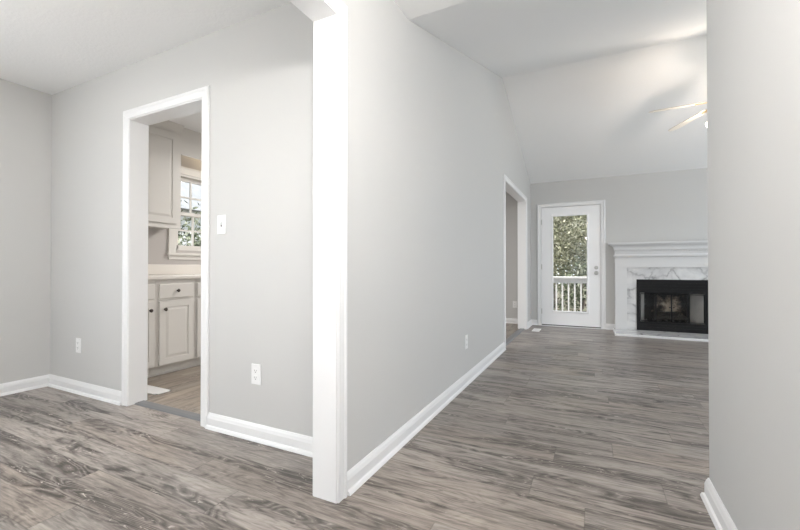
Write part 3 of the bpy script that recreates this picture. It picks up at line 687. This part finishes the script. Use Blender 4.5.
def knob(parent, x, y, z):
    bm = bmesh.new(); lathe(bm, [(0.0, 0.0), (0.008, 0.0), (0.006, 0.006), (0.006, 0.012), (0.014, 0.017), (0.0165, 0.023), (0.013, 0.029), (0.0, 0.031)], (x, y, z), 'X', 20)
    return obj('knob', bm, M['knob'], parent, True)
def base_cabinet(y0, y1, doors, label):
    c = tag(empty('base_cabinet', ((CF + XL) / 2, (y0 + y1) / 2, 0.004)), label, 'cabinet', 'kitchen base cabinets')
    bm = B((XL + 0.002, CF, y0 + 0.0005, y1 - 0.0005, 0.098, 0.894), (XL + 0.002, CF - 0.068, y0 + 0.0005, y1 - 0.0005, 0.004, 0.098))
    box(bm, CF - 0.068, CF - 0.056, y0 + 0.0005, y1 - 0.0005, 0.004, 0.022)
    obj('cabinet_body', bm, M['cab'], c)
    for (a, b, side) in doors:
        bm = bmesh.new(); raised_door(bm, CF, a, b, 0.108, 0.695); dd = obj('door', bm, M['cab'], c)
        knob(dd, CF + 0.021, (a + 0.045) if side < 0 else (b - 0.045), 0.62)
        bm = bmesh.new(); box(bm, CF, CF + 0.019, a, b, 0.718, 0.853, 0.006, 2); dr = obj('drawer', bm, M['cab'], c)
        knob(dr, CF + 0.019, (a + b) / 2, 0.788)
    return c
base_cabinet(1.804, 2.202, [(1.845, 2.188, 1)], 'base cabinet nearest the doorway, half hidden by its jamb')
base_cabinet(2.202, 2.590, [(2.230, 2.568, -1)], 'middle base cabinet with one knobbed drawer above its door')
base_cabinet(2.590, 3.500, [(2.612, 3.03, 1), (3.06, 3.478, -1)], 'base cabinet under the window, mostly hidden by right jamb')
ct = tag(empty('countertop', (-3.85, 2.7, 0.894)), 'pale laminate kitchen countertop with upstand behind', 'countertop')
bm = bmesh.new(); box(bm, XL + 0.002, CF + 0.035, 1.804, 4.1, 0.895, 0.930, 0.006); obj('worktop', bm, M['counter'], ct)
bm = bmesh.new(); box(bm, XL + 0.002, XL + 0.022, 1.804, 4.1, 0.9305, 1.038, 0.004); obj('backsplash', bm, M['counter'], ct)
UF = -3.875
uc = tag(empty('wall_cabinet', ((UF + XL) / 2, 2.22, 1.42)), 'tall pale wall cabinet hung left of the kitchen window', 'cabinet')
obj('cabinet_body', B((XL + 0.002, UF, 1.804, 2.655, 1.425, 2.40)), M['cab'], uc)
for a, b, side in ((1.84, 2.20, 1), (2.225, 2.612, -1)):
    bm = bmesh.new(); raised_door(bm, UF, a, b, 1.455, 2.375, 0.06); dd = obj('door', bm, M['cab'], uc)
    knob(dd, UF + 0.021, (a + 0.045) if side < 0 else (b - 0.045), 1.53)
bm = bmesh.new(); prism(bm, [(UF - 0.02, 2.40), (UF + 0.005, 2.40), (UF + 0.012, 2.42), (UF + 0.045, 2.465), (UF + 0.05, CZ - 0.001), (UF - 0.02, CZ - 0.001)], 'Y', 1.804, 2.655)
obj('crown_moulding', bm, M['cab'], uc)
bm = bmesh.new(); box(bm, UF - 0.02, UF + 0.006, 1.804, 2.655, 1.405, 1.425, 0.003); obj('light_rail', bm, M['cab'], uc)
va = tag(obj('valance_board', B((UF - 0.022, UF, 2.6555, 3.80, 2.195, CZ - 0.001)), M['cab']), 'pale valance board above the window beside wall cabinet', 'valance')
point('sink_lamp', (-4.03, 3.2, 2.40), 1.2, (1.0, 0.83, 0.58), 0.04)

# ------------------------------------------------------------------ unseen ceiling lights; dining and kitchen ones added for brightness, hall one lowered as fill
def semi_flush(name, x, y, r, drop, power, mat, color):
    """ceiling plate, stem and an upward-open glass bowl with a bulb in it"""
    o = empty(name, (x, y, CZ)); z = CZ - drop
    bm = bmesh.new(); lathe(bm, [(0.0, 0.0), (0.07, 0.0), (0.07, -0.015), (0.03, -0.03), (0.0, -0.03)], (x, y, CZ)); obj('ceiling_plate', bm, M['brass'], o, True)
    bm = bmesh.new(); lathe(bm, [(0.007, 0.0), (0.007, -0.02 - drop)], (x, y, CZ), seg=12); obj('stem', bm, M['brass'], o, True)
    bm = bmesh.new(); lathe(bm, [(0.0, -0.12), (r * 0.45, -0.105), (r * 0.8, -0.07), (r, -0.02), (r * 0.98, -0.018), (r * 0.78, -0.062), (r * 0.44, -0.096), (0, -0.11)], (x, y, z)); obj('glass_bowl', bm, mat, o, True)
    point(name + '_bulb', (x, y, z + 0.10), power, color, 0.12)
    return o
tag(semi_flush('unseen_ceiling_light', -0.10, 0.12, 0.17, 0.58, 74, M['dome'], HALL), 'unseen lit glass bowl light hung low in the hall as fill', 'ceiling light')  # hung low to stand in for bounce flash by the camera
tag(semi_flush('unseen_ceiling_light', -2.50, -0.20, 0.22, 0.60, 21, M['dome'], SOFT), 'unseen lit glass bowl light added in the dining room as fill', 'ceiling light')  # added up-light standing in for bounce flash on ceiling and walls
kb = tag(empty('unseen_ceiling_light', (-2.5, 4.0, CZ)), 'unseen boxy diffuser light added on the kitchen ceiling as fill', 'ceiling light')
obj('diffuser', B((-3.0, -2.0, 3.8, 4.2, CZ - 0.07, CZ - 0.001)), M['tube'], kb)
area('kitchen_fill', (-2.5, 4.0, CZ - 0.08), (-2.5, 4.001, 0), 0.9, 0.35, 43.8, SOFT)  # added area lamp evens out the kitchen brightness

# ------------------------------------------------------------------ outdoors: deck, railing, trees, neighbour house
struct('deck_floor', B(*[(-4.2, 4.6, 7.36 + k * 0.145, 7.36 + k * 0.145 + 0.139, -0.10, -0.06) for k in range(9)]), M['deck'], 'deck boards outside the glass door', 'deck')
rl = tag(empty('deck_railing', (0, 8.6, -0.06)), 'white wooden deck railing seen through the glass door', 'railing')
bm = bmesh.new(); box(bm, -4.2, 4.6, 8.52, 8.66, 0.790, 0.828, 0.006); box(bm, -4.2, 4.6, 8.572, 8.61, 0.695, 0.790); box(bm, -4.2, 4.6, 8.572, 8.61, 0.02, 0.11); obj('handrail', bm, M['rail'], rl)
for k in range(40):
    xx = -2.62 + k * 0.1145
    box_ = B((xx - 0.014, xx + 0.014, 8.576, 8.606, 0.11, 0.695))
    obj('baluster', box_, M['rail'], rl)
for xx in (-4.1, -1.62, 0.92, 3.4):
    obj('post', B((xx - 0.045, xx + 0.045, 8.55, 8.64, -0.06, 0.85)), M['rail'], rl)
struct('ground', B((-60, 60, -60, 60, -1.3, -1.2)), M['ground'], 'leaf-littered ground under the trees outside', 'ground')

def tree(name, x, y, h, r, n, mat, label, seed, group, z0=-1.2, low=0.15, leaf=0.052):
    rng = np.random.default_rng(seed)
    t = tag(empty(name, (x, y, z0)), label, 'tree', group)
    bm = bmesh.new()
    lathe(bm, [(r * 0.085, 0), (r * 0.065, 0.3), (r * 0.05, h * 0.4), (r * 0.03, h * 0.75), (0.01, h * 0.96)], (x, y, z0), 'Z', 10)
    for v in bm.verts:
        kz = (v.co.z - z0) / h; v.co.x += 0.12 * math.sin(kz * 5 + seed); v.co.y += 0.10 * math.cos(kz * 4 + seed) - 0.1
    nb = 9
    for k in range(nb):
        a = rng.uniform(0, 2 * PI); hh = z0 + h * rng.uniform(0.3, 0.8); L = r * rng.uniform(0.5, 0.9)
        p = Vector((x, y, hh)); q = p + Vector((math.cos(a) * L, math.sin(a) * L, L * 0.6))
        m2 = bmesh.new(); lathe(m2, [(0.03, 0), (0.02, 0.5), (0.006, 1.0)], (0, 0, 0), 'Z', 6)
        dv = q - p
        bmesh.ops.transform(m2, matrix=Matrix.Translation(p) @ Vector((0, 0, 1)).rotation_difference(dv.normalized()).to_matrix().to_4x4() @ Matrix.Scale(dv.length, 4, (0, 0, 1)), verts=m2.verts)
        me = bpy.data.meshes.new('tmp'); m2.to_mesh(me); m2.free(); bm.from_mesh(me); bpy.data.meshes.remove(me)
    obj('trunk', bm, M['bark'], t, True)
    # leaves in clumps through the crown
    nc = 46
    u = rng.normal(size=(nc, 3)); u /= np.linalg.norm(u, axis=1)[:, None]
    rad = rng.uniform(0.25, 1.0, nc) ** 0.6
    cc = np.stack([u[:, 0] * rad * r, u[:, 1] * rad * r, z0 + h * (low + (1 - low) * (0.5 + 0.5 * u[:, 2] * rad))], 1)
    idx = rng.integers(0, nc, n)
    pos = cc[idx] + rng.normal(size=(n, 3)) * np.array([r * 0.17, r * 0.17, h * 0.06])
    ax = rng.normal(size=(n, 3)); ax /= np.linalg.norm(ax, axis=1)[:, None]
    ay = np.cross(ax, rng.normal(size=(n, 3))); ay /= np.linalg.norm(ay, axis=1)[:, None]
    ln = leaf * rng.uniform(0.6, 1.3, n)[:, None]; wd = ln * 0.42
    off = np.array([x, y, 0]) - np.array([x, y, z0])
    ctr = pos + np.array([0, 0, -z0])
    V = np.concatenate([(ctr - ax * ln)[:, None], (ctr - ay * wd)[:, None], (ctr + ax * ln)[:, None], (ctr + ay * wd)[:, None]], 1).reshape(-1, 3)
    me = bpy.data.meshes.new('foliage')
    me.from_pydata(V.tolist(), [], [(4 * i, 4 * i + 1, 4 * i + 2, 4 * i + 3) for i in range(n)])
    me.materials.append(mat)
    f = bpy.data.objects.new('foliage', me); COL.objects.link(f); f.parent = t
    f['kind'] = 'stuff'
    return t
G = 'trees outside the house'
tree('tree', -2.35, 12.6, 5.6, 1.2, 13000, M['leafa'], 'tall olive tree behind the deck railing, left in the door glass', 3, G)
tree('tree', 0.35, 12.9, 5.3, 1.2, 13000, M['leafa'], 'olive tree behind the deck railing, right in the door glass', 5, G)
tree('tree', -1.6, 17.6, 7.8, 2.3, 16000, M['leafa'], 'tallest tree standing deepest behind the deck railing', 8, G, leaf=0.075)
tree('tree', -2.2, 25.5, 9.0, 3.0, 12000, M['leafb'], 'dark broad tree farthest away, showing through gaps behind the others', 21, G, leaf=0.12)
tree('tree', -0.15, 10.4, 2.4, 0.75, 2600, M['leafb'], 'low dark shrubby tree right behind the railing balusters', 9, G, low=0.02)
tree('tree', -1.75, 10.4, 2.3, 0.75, 2600, M['leafb'], 'small dark shrubby tree left behind the railing balusters', 10, G, low=0.02)
tree('tree', -8.6, 5.6, 3.5, 1.15, 4600, M['leafb'], 'dark leafy tree outside the kitchen window', 11, G, leaf=0.07)
tree('tree', -10.4, 8.6, 3.9, 1.35, 4600, M['leafb'], 'second dark tree farther along outside the kitchen window', 12, G, leaf=0.07)
hs = tag(empty('neighbour_house', (-22, 14, -1.2)), 'pale neighbouring house beyond the trees outside kitchen window', 'house')
obj('house_wall', B((-25, -19, 4, 22, -1.2, 4.2)), M['siding'], hs)
bm = bmesh.new(); prism(bm, [(-25.6, 4.0), (-18.4, 4.0), (-22, 6.8)], 'Y', 3.6, 22.4); obj('house_roof', bm, M['shingle'], hs)
